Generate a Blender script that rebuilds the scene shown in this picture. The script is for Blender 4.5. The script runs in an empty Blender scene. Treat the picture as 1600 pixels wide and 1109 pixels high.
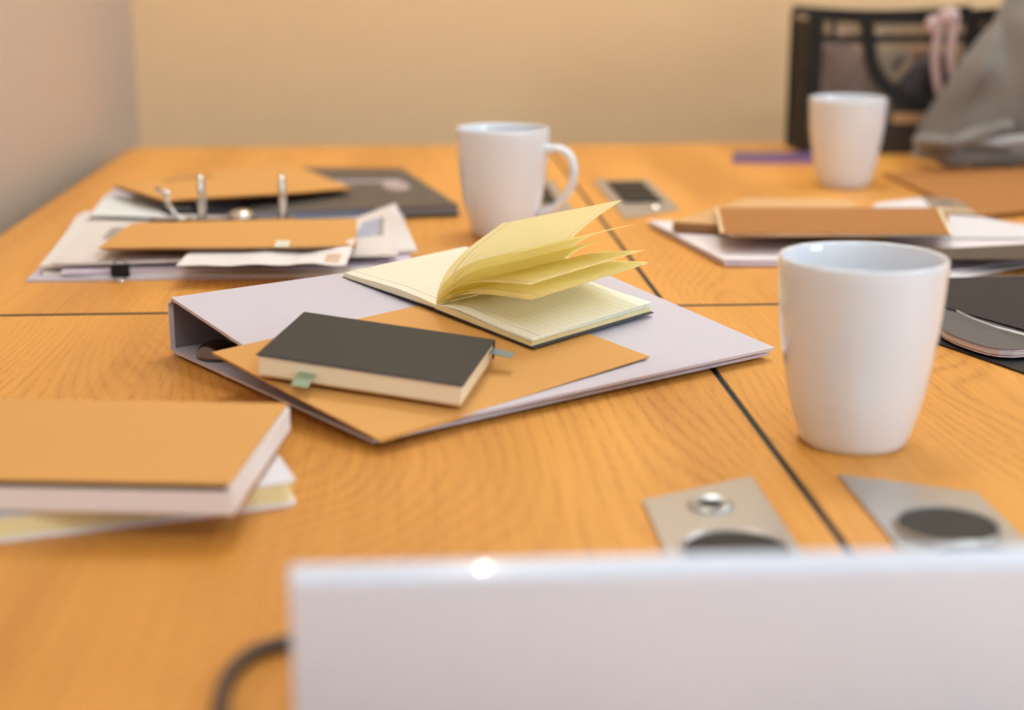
import bpy, bmesh, math, random
from mathutils import Vector, Matrix, noise
random.seed(4)
D = bpy.data
COL = bpy.context.scene.collection
sc = bpy.context.scene

# ---------------------------------------------------------------- camera
TZ = 0.74                       # table top above the floor; all heights below are above the table top
CH = 0.2415
PITCH, YAW, FPX = math.radians(14.6), math.radians(3.75), 2350.0
cam_d = D.cameras.new('camera'); cam = D.objects.new('camera', cam_d); COL.objects.link(cam)
cam.location = (0, 0, TZ + CH)
cam.rotation_euler = (math.pi/2 - PITCH, 0, -YAW)
cam_d.sensor_width = 36; cam_d.lens = 36*FPX/1600
cam_d.clip_start = 0.02
cam_d.dof.use_dof = True; cam_d.dof.focus_distance = 0.955; cam_d.dof.aperture_fstop = 3.7
sc.camera = cam

# ---------------------------------------------------------------- world, light, exposure
w = D.worlds.new('daylight'); sc.world = w; w.use_nodes = True
wb = w.node_tree.nodes['Background']; wb.inputs[0].default_value = (.72, .84, 1, 1); wb.inputs[1].default_value = 1.0
sc.view_settings.view_transform = 'Standard'; sc.view_settings.look = 'None'
sc.view_settings.gamma = 1; sc.view_settings.exposure = 0.0
sc.view_settings.use_curve_mapping = False

WINDOW_W = 44.0                 # daylight through the right-hand window
PANEL_E = 16.2                   # ceiling panels
ROOM = dict(x0=-.42, x1=2.5, y0=-1.9, y1=2.36, z0=-TZ, z1=1.82)
WIN = dict(y0=-1.45, y1=-.30, z0=.22, z1=1.25)

ld = D.lights.new('window_daylight', 'AREA'); ld.shape = 'RECTANGLE'
ld.size = WIN['y1']-WIN['y0']; ld.size_y = WIN['z1']-WIN['z0']; ld.energy = WINDOW_W; ld.color = (.70, .86, 1)
lo = D.objects.new('window_daylight', ld); COL.objects.link(lo)
lo.location = (ROOM['x1']+.16, (WIN['y0']+WIN['y1'])/2, TZ+(WIN['z0']+WIN['z1'])/2)
lo.rotation_euler = Vector((-1, 0, 0)).to_track_quat('-Z', 'Y').to_euler()

# ---------------------------------------------------------------- helpers
def ray(x, y):
    R = cam.rotation_euler.to_matrix()
    return R @ Vector(((x-800)/FPX, (554.5-y)/FPX, -1))
def P(x, y, z=0):
    """point of the level plane z (above the table top) seen at photo position x, y"""
    d = ray(x, y); t = (z-CH)/d.z
    return Vector((d.x*t, d.y*t, z))
def PY(x, y, Y):
    """point of the upright plane at depth Y"""
    d = ray(x, y); t = Y/d.y
    return Vector((d.x*t, Y, CH+d.z*t))

def thing(name, label, cat, loc, group=None):
    o = D.objects.new(name, None); COL.objects.link(o)
    o.location = (loc[0], loc[1], loc[2]+TZ); o.empty_display_size = .02
    o['label'] = label; o['category'] = cat
    if group: o['group'] = group
    return o
def tag(o, label, cat, group=None):
    o['label'] = label; o['category'] = cat
    if group: o['group'] = group
    return o
def obj(name, bm, mats, parent=None, label=None, smooth=False, origin=None):
    root = parent
    off = Vector((0, 0, 0))
    while root is not None and root.parent is not None: root = root.parent
    if root is not None: off = Vector(root.location) - Vector((0, 0, TZ))
    else:
        if origin is not None: off = Vector(origin)
        else:
            xs = [v.co for v in bm.verts]
            off = Vector((sum(c.x for c in xs)/len(xs), sum(c.y for c in xs)/len(xs), min(c.z for c in xs)))
    bmesh.ops.recalc_face_normals(bm, faces=bm.faces)
    bmesh.ops.translate(bm, verts=bm.verts, vec=-off)
    me = D.meshes.new(name); bm.to_mesh(me); bm.free()
    for m in (mats if isinstance(mats, (list, tuple)) else [mats]): me.materials.append(m)
    if smooth:
        for p in me.polygons: p.use_smooth = True
        if smooth != True: me.set_sharp_from_angle(angle=math.radians(smooth))
    o = D.objects.new(name, me); COL.objects.link(o)
    if parent is not None: o.parent = parent
    else: o.location = (off.x, off.y, off.z+TZ)
    if label: o['label'] = label
    return o
def struct(name, bm, m, parent=None):
    o = obj(name, bm, m, parent)
    if parent is None: o['kind'] = 'structure'
    return o
def NB(): return bmesh.new()
def box(bm, a, b, bev=0, seg=2, M=None, mi=0):
    r = bmesh.ops.create_cube(bm, size=1); vs = r['verts']
    for v in vs:
        v.co = Vector([(a[i]+b[i])/2 + v.co[i]*(b[i]-a[i]) for i in range(3)])
    fs = set(f for v in vs for f in v.link_faces)
    if bev:
        es = set(e for v in vs for e in v.link_edges)
        rr = bmesh.ops.bevel(bm, geom=list(es)+list(vs), offset=bev, segments=seg, profile=.5, affect='EDGES')
        vs = set(v for f in rr['faces'] for v in f.verts) | set(v for v in vs if v.is_valid)
        fs = set(f for v in vs for f in v.link_faces)
    for f in fs: f.material_index = mi
    if M is not None:
        for v in vs: v.co = M @ v.co
    return bm
def prism(bm, pts, z0, z1, bev=0, seg=2, M=None, mi=0):
    n = len(pts)
    lo_ = [bm.verts.new((p[0], p[1], z0)) for p in pts]; hi = [bm.verts.new((p[0], p[1], z1)) for p in pts]
    fs = [bm.faces.new(lo_[::-1]), bm.faces.new(hi)]
    for i in range(n):
        fs.append(bm.faces.new((lo_[i], lo_[(i+1) % n], hi[(i+1) % n], hi[i])))
    vs = lo_+hi
    if bev:
        es = set(e for f in fs for e in f.edges)
        rr = bmesh.ops.bevel(bm, geom=list(es)+vs, offset=bev, segments=seg, profile=.5, affect='EDGES')
        vs = list(set(v for f in rr['faces'] for v in f.verts) | set(v for v in vs if v.is_valid))
        fs = list(set(f for v in vs for f in v.link_faces))
    for f in fs: f.material_index = mi
    if M is not None:
        for v in vs: v.co = M @ v.co
    return bm
def tube(bm, pts, r, n=10, closed=False, flat=1.0, mi=0):
    pts = [Vector(p) for p in pts]; N_ = len(pts); rings = []
    rr = r if isinstance(r, (list, tuple)) else [r]*N_
    prev = None
    for i, p in enumerate(pts):
        if closed: t = pts[(i+1) % N_]-pts[i-1]
        else: t = pts[min(i+1, N_-1)]-pts[max(i-1, 0)]
        t.normalize()
        if prev is None:
            a = Vector((0, 0, 1)) if abs(t.z) < .9 else Vector((1, 0, 0))
            u = t.cross(a).normalized()
        else:
            u = (prev - t*prev.dot(t)).normalized()
        prev = u; v = t.cross(u)
        rings.append([bm.verts.new(p+(u*math.cos(2*math.pi*k/n)+v*math.sin(2*math.pi*k/n)*flat)*rr[i]) for k in range(n)])
    rng = range(N_ if closed else N_-1)
    for i in rng:
        A, B = rings[i], rings[(i+1) % N_]
        for k in range(n):
            f = bm.faces.new((A[k], A[(k+1) % n], B[(k+1) % n], B[k])); f.material_index = mi
    if not closed:
        bm.faces.new(rings[0][::-1]).material_index = mi; bm.faces.new(rings[-1]).material_index = mi
    return bm
def lathe(bm, prof, n=48, c=(0, 0, 0)):
    rings = []
    for r, z in prof:
        if r < 1e-6: rings.append([bm.verts.new((c[0], c[1], c[2]+z))])
        else: rings.append([bm.verts.new((c[0]+r*math.cos(2*math.pi*k/n), c[1]+r*math.sin(2*math.pi*k/n), c[2]+z)) for k in range(n)])
    for A, B in zip(rings, rings[1:]):
        for k in range(n):
            k2 = (k+1) % n
            if len(A) == 1 and len(B) == 1: continue
            if len(A) == 1: bm.faces.new((A[0], B[k2], B[k]))
            elif len(B) == 1: bm.faces.new((A[k], A[k2], B[0]))
            else: bm.faces.new((A[k], A[k2], B[k2], B[k]))
    return bm
def sheet(bm, f, nu=2, nv=2, t=.0003, down=None):
    """thin slab under the surface f(u,v); uv = (u,v) on both faces"""
    uvl = bm.loops.layers.uv.verify()
    top = [[Vector(f(i/nu, j/nv)) for j in range(nv+1)] for i in range(nu+1)]
    def nrm(i, j):
        a = top[min(i+1, nu)][j]-top[max(i-1, 0)][j]; b = top[i][min(j+1, nv)]-top[i][max(j-1, 0)]
        return a.cross(b).normalized()
    T_ = [[bm.verts.new(top[i][j]) for j in range(nv+1)] for i in range(nu+1)]
    B_ = [[bm.verts.new(top[i][j] + (Vector(down)*t if down else -nrm(i, j)*t)) for j in range(nv+1)] for i in range(nu+1)]
    def face(vs, uvs, mi=0):
        q = bm.faces.new(vs); q.material_index = mi
        for l, uv in zip(q.loops, uvs): l[uvl].uv = uv
    for i in range(nu):
        for j in range(nv):
            uv = [(i/nu, j/nv), ((i+1)/nu, j/nv), ((i+1)/nu, (j+1)/nv), (i/nu, (j+1)/nv)]
            face((T_[i][j], T_[i+1][j], T_[i+1][j+1], T_[i][j+1]), uv)
            if t: face((B_[i][j], B_[i][j+1], B_[i+1][j+1], B_[i+1][j]), [uv[0], uv[3], uv[2], uv[1]])
    if not t:
        for r in B_:
            for v in r: bm.verts.remove(v)
        return bm
    for i in range(nu):
        for j in (0, nv):
            face((T_[i][j], B_[i][j], B_[i+1][j], T_[i+1][j]), [(i/nu, j/nv)]*2+[((i+1)/nu, j/nv)]*2)
    for j in range(nv):
        for i in (0, nu):
            face((T_[i][j], T_[i][j+1], B_[i][j+1], B_[i][j]), [(i/nu, j/nv), (i/nu, (j+1)/nv), (i/nu, (j+1)/nv), (i/nu, j/nv)])
    return bm
def quad(a, b, c, d, amp=0, bulge=0, seed=0):
    """bilinear surface a(0,0) b(1,0) c(1,1) d(0,1) with a little waviness"""
    a, b, c, d = map(Vector, (a, b, c, d))
    def f(u, v):
        p = (a*(1-u)+b*u)*(1-v)+(d*(1-u)+c*u)*v
        z = amp*noise.noise(Vector((u*2.3+seed, v*2.3, seed)))+bulge*math.sin(math.pi*u)*math.sin(math.pi*v)
        return p+Vector((0, 0, z))
    return f

def lump(c, s, seed, n=3, ex=.8):
    b = NB(); bmesh.ops.create_icosphere(b, subdivisions=n, radius=1)
    for v in b.verts:
        d = v.co.copy(); q = Vector([math.copysign(abs(x)**ex, x) for x in d])
        k = 1+.14*noise.noise(d*1.7+Vector((seed, 0, 0)))
        v.co = Vector((c[0]+q.x*s[0]*k, c[1]+q.y*s[1]*k, c[2]+q.z*s[2]*k))
    return b

# ---------------------------------------------------------------- materials
def mat(name, col, rough=.6, metal=0, noise_amt=0, nscale=200, bump=0, coat=0, trans=0, sheen=0, spec=.5, alpha=1):
    m = D.materials.new(name); m.use_nodes = True; nt = m.node_tree; b = nt.nodes['Principled BSDF']
    b.inputs['Base Color'].default_value = (*col, 1); b.inputs['Roughness'].default_value = rough
    b.inputs['Metallic'].default_value = metal; b.inputs['Specular IOR Level'].default_value = spec
    if coat: b.inputs['Coat Weight'].default_value = coat; b.inputs['Coat Roughness'].default_value = .05
    if sheen: b.inputs['Sheen Weight'].default_value = sheen
    tc = nt.nodes.new('ShaderNodeTexCoord'); nz = nt.nodes.new('ShaderNodeTexNoise')
    nz.inputs['Scale'].default_value = nscale; nz.inputs['Detail'].default_value = 4
    nt.links.new(tc.outputs['Object'], nz.inputs['Vector'])
    mx = nt.nodes.new('ShaderNodeMix'); mx.data_type = 'RGBA'; mx.blend_type = 'MULTIPLY'
    mr = nt.nodes.new('ShaderNodeMapRange'); mr.inputs['To Min'].default_value = 1-max(noise_amt, .02); mr.inputs['To Max'].default_value = 1+max(noise_amt, .02)
    nt.links.new(nz.outputs['Fac'], mr.inputs['Value'])
    cc = nt.nodes.new('ShaderNodeCombineColor')
    for i in range(3): nt.links.new(mr.outputs[0], cc.inputs[i])
    mx.inputs['Factor'].default_value = 1; mx.inputs['A'].default_value = (*col, 1)
    nt.links.new(cc.outputs[0], mx.inputs['B']); nt.links.new(mx.outputs['Result'], b.inputs['Base Color'])
    if bump:
        bp = nt.nodes.new('ShaderNodeBump'); bp.inputs['Strength'].default_value = bump; bp.inputs['Distance'].default_value = .0005
        nt.links.new(nz.outputs['Fac'], bp.inputs['Height']); nt.links.new(bp.outputs[0], b.inputs['Normal'])
    if trans:
        tl = nt.nodes.new('ShaderNodeBsdfTranslucent'); ms = nt.nodes.new('ShaderNodeMixShader'); ms.inputs[0].default_value = trans
        nt.links.new(mx.outputs['Result'], tl.inputs[0])
        out = nt.nodes['Material Output']
        nt.links.new(b.outputs[0], ms.inputs[1]); nt.links.new(tl.outputs[0], ms.inputs[2]); nt.links.new(ms.outputs[0], out.inputs[0])
    m['bc'] = 1
    return m
def math_node(nt, op, a, b=None, c=None):
    n = nt.nodes.new('ShaderNodeMath'); n.operation = op
    for i, x in enumerate((a, b, c)):
        if x is None: continue
        if isinstance(x, (int, float)): n.inputs[i].default_value = x
        else: nt.links.new(x, n.inputs[i])
    return n.outputs[0]
def layer(m, masks):
    """overlay flat print: masks = [(fn(nt,u,v)->socket 0..1, colour)]"""
    nt = m.node_tree; b = nt.nodes['Principled BSDF']; src = b.inputs['Base Color'].links[0].from_socket
    tc = nt.nodes.new('ShaderNodeTexCoord'); sp = nt.nodes.new('ShaderNodeSeparateXYZ'); nt.links.new(tc.outputs['UV'], sp.inputs[0])
    for fn, col in masks:
        k = fn(nt, sp.outputs[0], sp.outputs[1])
        mx = nt.nodes.new('ShaderNodeMix'); mx.data_type = 'RGBA'; nt.links.new(k, mx.inputs['Factor'])
        nt.links.new(src, mx.inputs['A']); mx.inputs['B'].default_value = (*col, 1); src = mx.outputs['Result']
    nt.links.new(src, b.inputs['Base Color'])
    for l in list(nt.links):
        if l.to_node.type == 'BSDF_TRANSLUCENT' and l.to_socket.name == 'Color': nt.links.new(src, l.to_socket)
    return m
def M_rect(u0, v0, u1, v1, k=1.0):
    def fn(nt, u, v):
        a = math_node(nt, 'MULTIPLY', math_node(nt, 'GREATER_THAN', u, u0), math_node(nt, 'LESS_THAN', u, u1))
        b = math_node(nt, 'MULTIPLY', math_node(nt, 'GREATER_THAN', v, v0), math_node(nt, 'LESS_THAN', v, v1))
        return math_node(nt, 'MULTIPLY', math_node(nt, 'MULTIPLY', a, b), k)
    return fn
def M_lines(n, width, k, axis=1, lo=0.0, hi=1.0, ulo=0, uhi=1):
    """n ruled lines spaced along v (axis 1) or u (axis 0)"""
    def fn(nt, u, v):
        s = v if axis else u; o = u if axis else v
        fr = math_node(nt, 'FRACT', math_node(nt, 'MULTIPLY', s, n))
        l = math_node(nt, 'LESS_THAN', fr, width)
        r = math_node(nt, 'MULTIPLY', math_node(nt, 'GREATER_THAN', s, lo), math_node(nt, 'LESS_THAN', s, hi))
        q = math_node(nt, 'MULTIPLY', math_node(nt, 'GREATER_THAN', o, ulo), math_node(nt, 'LESS_THAN', o, uhi))
        return math_node(nt, 'MULTIPLY', math_node(nt, 'MULTIPLY', math_node(nt, 'MULTIPLY', l, r), q), k)
    return fn
def M_ell(cu, cv, ru, rv, k=1):
    def fn(nt, u, v):
        a = math_node(nt, 'POWER', math_node(nt, 'DIVIDE', math_node(nt, 'SUBTRACT', u, cu), ru), 2)
        b = math_node(nt, 'POWER', math_node(nt, 'DIVIDE', math_node(nt, 'SUBTRACT', v, cv), rv), 2)
        return math_node(nt, 'MULTIPLY', math_node(nt, 'LESS_THAN', math_node(nt, 'ADD', a, b), 1), k)
    return fn

def wood_mat():
    m = D.materials.new('honey_oak_laminate'); m.use_nodes = True; nt = m.node_tree; N_ = nt.nodes; Lk = nt.links.new
    b = N_['Principled BSDF']
    tc = N_.new('ShaderNodeTexCoord'); oi = N_.new('ShaderNodeObjectInfo')
    add = N_.new('ShaderNodeVectorMath'); add.operation = 'ADD'
    cx = N_.new('ShaderNodeCombineXYZ')
    r = math_node(nt, 'MULTIPLY', oi.outputs['Random'], 7.0); Lk(r, cx.inputs[0]); Lk(math_node(nt, 'MULTIPLY', r, 3.1), cx.inputs[1])
    Lk(tc.outputs['Object'], add.inputs[0]); Lk(cx.outputs[0], add.inputs[1])
    def mapped(sx, sy):
        mp = N_.new('ShaderNodeMapping'); mp.inputs['Scale'].default_value = (sx, sy, 1); Lk(add.outputs[0], mp.inputs[0]); return mp.outputs[0]
    n1 = N_.new('ShaderNodeTexNoise'); Lk(mapped(4.2, 1.3), n1.inputs['Vector']); n1.inputs['Scale'].default_value = 1; n1.inputs['Detail'].default_value = 1.5
    sp = N_.new('ShaderNodeSeparateXYZ'); Lk(add.outputs[0], sp.inputs[0])
    ph = math_node(nt, 'ADD', math_node(nt, 'MULTIPLY', n1.outputs['Fac'], 420.0), math_node(nt, 'MULTIPLY', sp.outputs[0], 820.0))
    ring = math_node(nt, 'POWER', math_node(nt, 'MULTIPLY_ADD', math_node(nt, 'SINE', ph), .5, .5), 2.5)
    n2 = N_.new('ShaderNodeTexNoise'); Lk(mapped(1000, 75), n2.inputs['Vector']); n2.inputs['Scale'].default_value = 1; n2.inputs['Detail'].default_value = 3
    n3 = N_.new('ShaderNodeTexNoise'); Lk(mapped(12, 1.2), n3.inputs['Vector']); n3.inputs['Scale'].default_value = 1; n3.inputs['Detail'].default_value = 2
    cr = N_.new('ShaderNodeValToRGB'); e = cr.color_ramp.elements
    e[0].position = .30; e[0].color = (*WOOD_D, 1); e[1].position = .72; e[1].color = (*WOOD_L, 1)
    # pores cut the rings into short strokes
    pore = N_.new('ShaderNodeMapRange'); Lk(n2.outputs['Fac'], pore.inputs['Value']); pore.inputs['From Min'].default_value = .42; pore.inputs['From Max'].default_value = .60
    n4 = N_.new('ShaderNodeTexNoise'); Lk(mapped(9, 3), n4.inputs['Vector']); n4.inputs['Scale'].default_value = 1
    zone = N_.new('ShaderNodeMapRange'); Lk(n4.outputs['Fac'], zone.inputs['Value']); zone.inputs['From Min'].default_value = .38; zone.inputs['From Max'].default_value = .62; zone.inputs['To Min'].default_value = .25
    k = math_node(nt, 'MULTIPLY', math_node(nt, 'MULTIPLY', ring, math_node(nt, 'MULTIPLY_ADD', pore.outputs[0], .85, .15)), math_node(nt, 'MULTIPLY', zone.outputs[0], .22))
    n5 = N_.new('ShaderNodeTexNoise'); Lk(mapped(420, 7), n5.inputs['Vector']); n5.inputs['Scale'].default_value = 1; n5.inputs['Detail'].default_value = 3
    k = math_node(nt, 'ADD', k, math_node(nt, 'MULTIPLY', math_node(nt, 'SUBTRACT', n5.outputs['Fac'], .5), .28))
    base = math_node(nt, 'SUBTRACT', math_node(nt, 'MULTIPLY_ADD', n3.outputs['Fac'], .75, .27), k)
    Lk(base, cr.inputs[0]); Lk(cr.outputs[0], b.inputs['Base Color'])
    b.inputs['Roughness'].default_value = .42; b.inputs['Specular IOR Level'].default_value = .35
    bp = N_.new('ShaderNodeBump'); bp.inputs['Strength'].default_value = .12; bp.inputs['Distance'].default_value = .0004
    Lk(math_node(nt, 'SUBTRACT', 1.0, k), bp.inputs['Height']); Lk(bp.outputs[0], b.inputs['Normal'])
    return m
WOOD_D = (.46, .170, .022); WOOD_L = (.80, .370, .072)
WOOD = wood_mat()
BLACK = mat('black_edging', (.012, .010, .009), .5)
STEELLEG = mat('grey_painted_steel', (.35, .35, .36), .35, .4)
ALU = mat('satin_aluminium', (.50, .49, .47), .36, .75, .03, 300)
CHROME = mat('bright_nickel', (.72, .68, .62), .22, 1)
DKCHROME = mat('dark_nickel', (.20, .17, .15), .2, 1)
BLKPL = mat('black_plastic', (.012, .012, .013), .5, spec=.25)
DKGREY = mat('dark_grey_insert', (.045, .040, .034), .6, spec=.2)
CERAM = mat('white_glazed_china', (.79, .82, .88), .12, coat=.6, spec=.5)
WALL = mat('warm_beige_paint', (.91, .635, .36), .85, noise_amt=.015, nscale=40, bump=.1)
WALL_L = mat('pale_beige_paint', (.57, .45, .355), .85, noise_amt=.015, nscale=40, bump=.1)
WALL_W = mat('off_white_paint', (.72, .70, .68), .85)
CEIL = mat('white_ceiling_paint', (.8, .79, .76), .9)
FLOOR = mat('grey_brown_carpet', (.16, .13, .11), .95, noise_amt=.25, nscale=400, bump=.4)
WHITEP = mat('white_frame_paint', (.8, .8, .8), .4)
LILAC = mat('white_lilac_board', (.60, .56, .64), .48, noise_amt=.01, nscale=80)
LILAC_IN = mat('grey_lining_paper', (.21, .175, .195), .6, noise_amt=.02)
KRAFT = mat('kraft_card', (.68, .335, .083), .7, noise_amt=.05, nscale=420, bump=.12)
KRAFT_D = mat('kraft_card_brown', (.39, .150, .027), .7, noise_amt=.05, nscale=300, bump=.12)
KRAFT_P = mat('kraft_card_pale', (.66, .39, .17), .7, noise_amt=.04, nscale=300, bump=.1)
CHAR = mat('charcoal_cover', (.030, .024, .018), .65, spec=.4, noise_amt=.12, nscale=500, bump=.15)
NAVY = mat('dark_slate_cover', (.045, .050, .075), .5)
CREAM = mat('cream_page_edges', (.86, .76, .56), .75)
WHITE = mat('white_paper', (.78, .74, .75), .75, trans=.08)
WHITEB = mat('white_page_edges', (.82, .76, .75), .75)
YEDGE = mat('yellow_page_edges', (.90, .78, .42), .75)
GREENF = mat('green_flag_tape', (.26, .34, .20), .45)
GREYF = mat('grey_flag_tape', (.20, .24, .24), .4)
PALEF = mat('pale_flag_tape', (.75, .78, .66), .45)

# ---------------------------------------------------------------- room
x0, x1, y0, y1, z0, z1 = (ROOM[k] for k in ('x0', 'x1', 'y0', 'y1', 'z0', 'z1'))
T_ = .12
struct('floor', box(NB(), (x0-T_, y0-T_, z0-.1), (x1+T_, y1+T_, z0)), FLOOR)
struct('ceiling', box(NB(), (x0-T_, y0-T_, z1), (x1+T_, y1+T_, z1+.1)), CEIL)
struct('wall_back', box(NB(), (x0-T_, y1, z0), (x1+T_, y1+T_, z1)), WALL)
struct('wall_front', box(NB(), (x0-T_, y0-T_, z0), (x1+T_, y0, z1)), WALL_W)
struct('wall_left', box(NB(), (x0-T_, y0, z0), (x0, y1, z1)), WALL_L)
bm = NB()
box(bm, (x1, y0, z0), (x1+T_, WIN['y0'], z1)); box(bm, (x1, WIN['y1'], z0), (x1+T_, y1, z1))
box(bm, (x1, WIN['y0'], z0), (x1+T_, WIN['y1'], WIN['z0'])); box(bm, (x1, WIN['y0'], WIN['z1']), (x1+T_, WIN['y1'], z1))
struct('wall_right', bm, WALL_W)
bm = NB(); fw_ = .05; ym = (WIN['y0']+WIN['y1'])/2
for a, b in (((WIN['y0'], WIN['z0']), (WIN['y1'], WIN['z0']+fw_)), ((WIN['y0'], WIN['z1']-fw_), (WIN['y1'], WIN['z1'])),
             ((WIN['y0'], WIN['z0']+fw_), (WIN['y0']+fw_, WIN['z1']-fw_)), ((WIN['y1']-fw_, WIN['z0']+fw_), (WIN['y1'], WIN['z1']-fw_)),
             ((ym-.05, WIN['z0']+fw_), (ym+.05, WIN['z1']-fw_))):
    box(bm, (x1+.03, a[0], a[1]), (x1+.09, b[0], b[1]), .004)
wf = struct('window_1', bm, WHITEP)
box_b = box(NB(), (x1-.03, WIN['y0']-.03, WIN['z0']-.03), (x1+.02, WIN['y1']+.03, WIN['z0']-.004), .004)
obj('window_sill', box_b, WHITEP, wf)
for nm, a, b in (('baseboard_back', (x0, y1-.015, z0), (x1, y1, z0+.09)), ('baseboard_left', (x0, y0, z0), (x0+.015, y1-.015, z0+.09)),
                 ('baseboard_right', (x1-.015, y0, z0), (x1, y1-.015, z0+.09))):
    struct(nm, box(NB(), a, b, .004), WHITEP)
# ceiling light panels (they light the room)
PANE = D.materials.new('lit_diffuser'); PANE.use_nodes = True
em = PANE.node_tree.nodes.new('ShaderNodeEmission'); em.inputs[0].default_value = (.86, .95, 1, 1); em.inputs[1].default_value = PANEL_E
PANE.node_tree.links.new(em.outputs[0], PANE.node_tree.nodes['Material Output'].inputs[0])
lab = ['square ceiling light panel above the far end of the table', 'square ceiling light panel behind the viewer, on the left', 'square ceiling light panel over the far right of the room',
       'square ceiling light panel behind the viewer, near the window']
for i, (x, y) in enumerate(((.30, 1.80), (.30, -1.0), (1.6, 1.80), (1.6, -1.0))):
    t = thing('ceiling_light', lab[i], 'light', (x, y, z1-.03), 'ceiling light panels')
    b = NB(); s = .29
    for a_, b_ in (((-s, -s), (s, -s+.02)), ((-s, s-.02), (s, s)), ((-s, -s+.02), (-s+.02, s-.02)), ((s-.02, -s+.02), (s, s-.02))):
        box(b, (x+a_[0], y+a_[1], z1-.03), (x+b_[0], y+b_[1], z1-.001), .002)
    obj('frame', b, WHITEP, t)
    obj('diffuser', box(NB(), (x-s+.02, y-s+.02, z1-.02), (x+s-.02, y+s-.02, z1-.012)), PANE, t)

t = thing('ceiling_spotlight', 'small round recessed ceiling spotlight over the table', 'light', (-.120, 1.09, z1-.012))
b = NB(); lathe(b, [(.020, z1-.012), (.034, z1-.010), (.036, z1-.001), (.020, z1-.001), (.020, z1-.012)], 28, (-.120, 1.09, 0)); obj('bezel', b, WHITEP, t, smooth=40)
SPOT = D.materials.new('lit_lamp'); SPOT.use_nodes = True
em = SPOT.node_tree.nodes.new('ShaderNodeEmission'); em.inputs[0].default_value = (1, .93, .78, 1); em.inputs[1].default_value = 1300
SPOT.node_tree.links.new(em.outputs[0], SPOT.node_tree.nodes['Material Output'].inputs[0])
b = NB(); lathe(b, [(0, z1-.009), (.016, z1-.009), (.016, z1-.004), (0, z1-.004)], 24, (-.120, 1.09, 0)); obj('lamp', b, SPOT, t)

# ---------------------------------------------------------------- tables
SX, SY = .182, 1.060            # where the seams cross
def circ(c, r, n=28, z=0): return [(c[0]+r*math.cos(2*math.pi*k/n), c[1]+r*math.sin(2*math.pi*k/n)) for k in range(n)]
def table(X0, X1, Y0, Y1, label):
    t = thing('meeting_table', label, 'table', ((X0+X1)/2, (Y0+Y1)/2, -TZ), 'wood-effect meeting tables pushed together')
    ex, ey = .0016, .0030
    obj('tabletop', box(NB(), (X0+ex, Y0+ey, -.025), (X1-ex, Y1-ey, 0), .0003, 1), WOOD, t)
    b = NB()
    box(b, (X0, Y0, -.0252), (X0+ex, Y1, -.0002)); box(b, (X1-ex, Y0, -.0252), (X1, Y1, -.0002))
    box(b, (X0+ex, Y0, -.0252), (X1-ex, Y0+ey, -.0002)); box(b, (X0+ex, Y1-ey, -.0252), (X1-ex, Y1, -.0002))
    obj('edge_band', b, BLACK, t)
    for px, py in ((X0+.05, Y0+.06), (X1-.05, Y0+.06), (X0+.05, Y1-.06), (X1-.05, Y1-.06)):
        b = NB(); lathe(b, [(0, -TZ), (.024, -TZ), (.024, -TZ+.01), (.02, -TZ+.012), (.02, -.026), (0, -.026)], 20, (px, py, 0)); obj('leg', b, STEELLEG, t, smooth=40)
    for xa in (X0+.06, X1-.085): obj('under_frame', box(NB(), (xa, Y0+.08, -.075), (xa+.025, Y1-.08, -.026)), STEELLEG, t)
    return t
G = .0004
tFL = table(-.381, SX-G, SY+G, 2.070, 'far left wood-effect table under the open ring binder, against the beige walls')
tFR = table(SX+G, .99, SY+G, 2.070, 'far right wood-effect table under the clear tote bag and the kraft books')
tNL = table(-.381, SX-G, .05, SY-G, 'near left wood-effect table holding the open yellow notebook')
tNR = table(SX+G, .99, .05, SY-G, 'near right wood-effect table under the closest white mug')
def mx(p, s): return (SX+(p[0]-SX)*s, p[1])
def plate(tab, pts, s):
    b = NB(); q = [mx(p, s) for p in pts]
    if s < 0: q = q[::-1]
    prism(b, q, .0001, .0016, .0006, 2)
    return obj('power_module', b, ALU, tab, 'brushed silver power and data plate')
near = [(.2030, .50), (.2610, .465), (.2610, .651), (.2030, .681)]
def ring(c, r, wd, z, hgt):
    b = NB(); prof = [(r-wd, z), (r, z), (r, z+hgt*.5), (r-wd*.4, z+hgt), (r-wd, z+hgt*.6), (r-wd, z)]
    lathe(b, prof, 40, (c[0], c[1], 0)); return b
def disc(c, r, z, hgt, n=36):
    b = NB(); lathe(b, [(0, z), (r, z), (r, z+hgt*.8), (r-.0006, z+hgt), (0, z+hgt)], n, (c[0], c[1], 0)); return b
# near left plate: small key lock ring and a wide black socket; near right plate: a wide grey cap and a second ring
pl = plate(tNL, near, -1)
c = P(1110, 789, .002); o = obj('socket_ring', ring(c, .0105, .0045, .0016, .0022), ALU, pl, 'small bright ring'); obj('socket', disc(c, .0059, .0016, .0006), DKGREY, pl)
c = P(1152, 862, .002); obj('socket_ring', ring(c, .0245, .0022, .0016, .0020), ALU, pl); obj('socket', disc(c, .0222, .0016, .0008), BLKPL, pl)
pr = plate(tNR, near, 1)
c = P(1480, 824, .002); obj('socket_ring', ring(c, .0235, .0022, .0016, .0030), ALU, pr); obj('socket', disc(c, .0212, .0016, .0014), DKGREY, pr, 'dark grey round cap')
c = P(1540, 884, .002); obj('socket_ring', ring(c, .0235, .0022, .0016, .0030), ALU, pr); obj('socket', disc(c, .0212, .0016, .0014), DKGREY, pr)
far = [(.2045, 1.44), (.2680, 1.495), (.2680, 1.705), (.2045, 1.705)]
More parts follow.
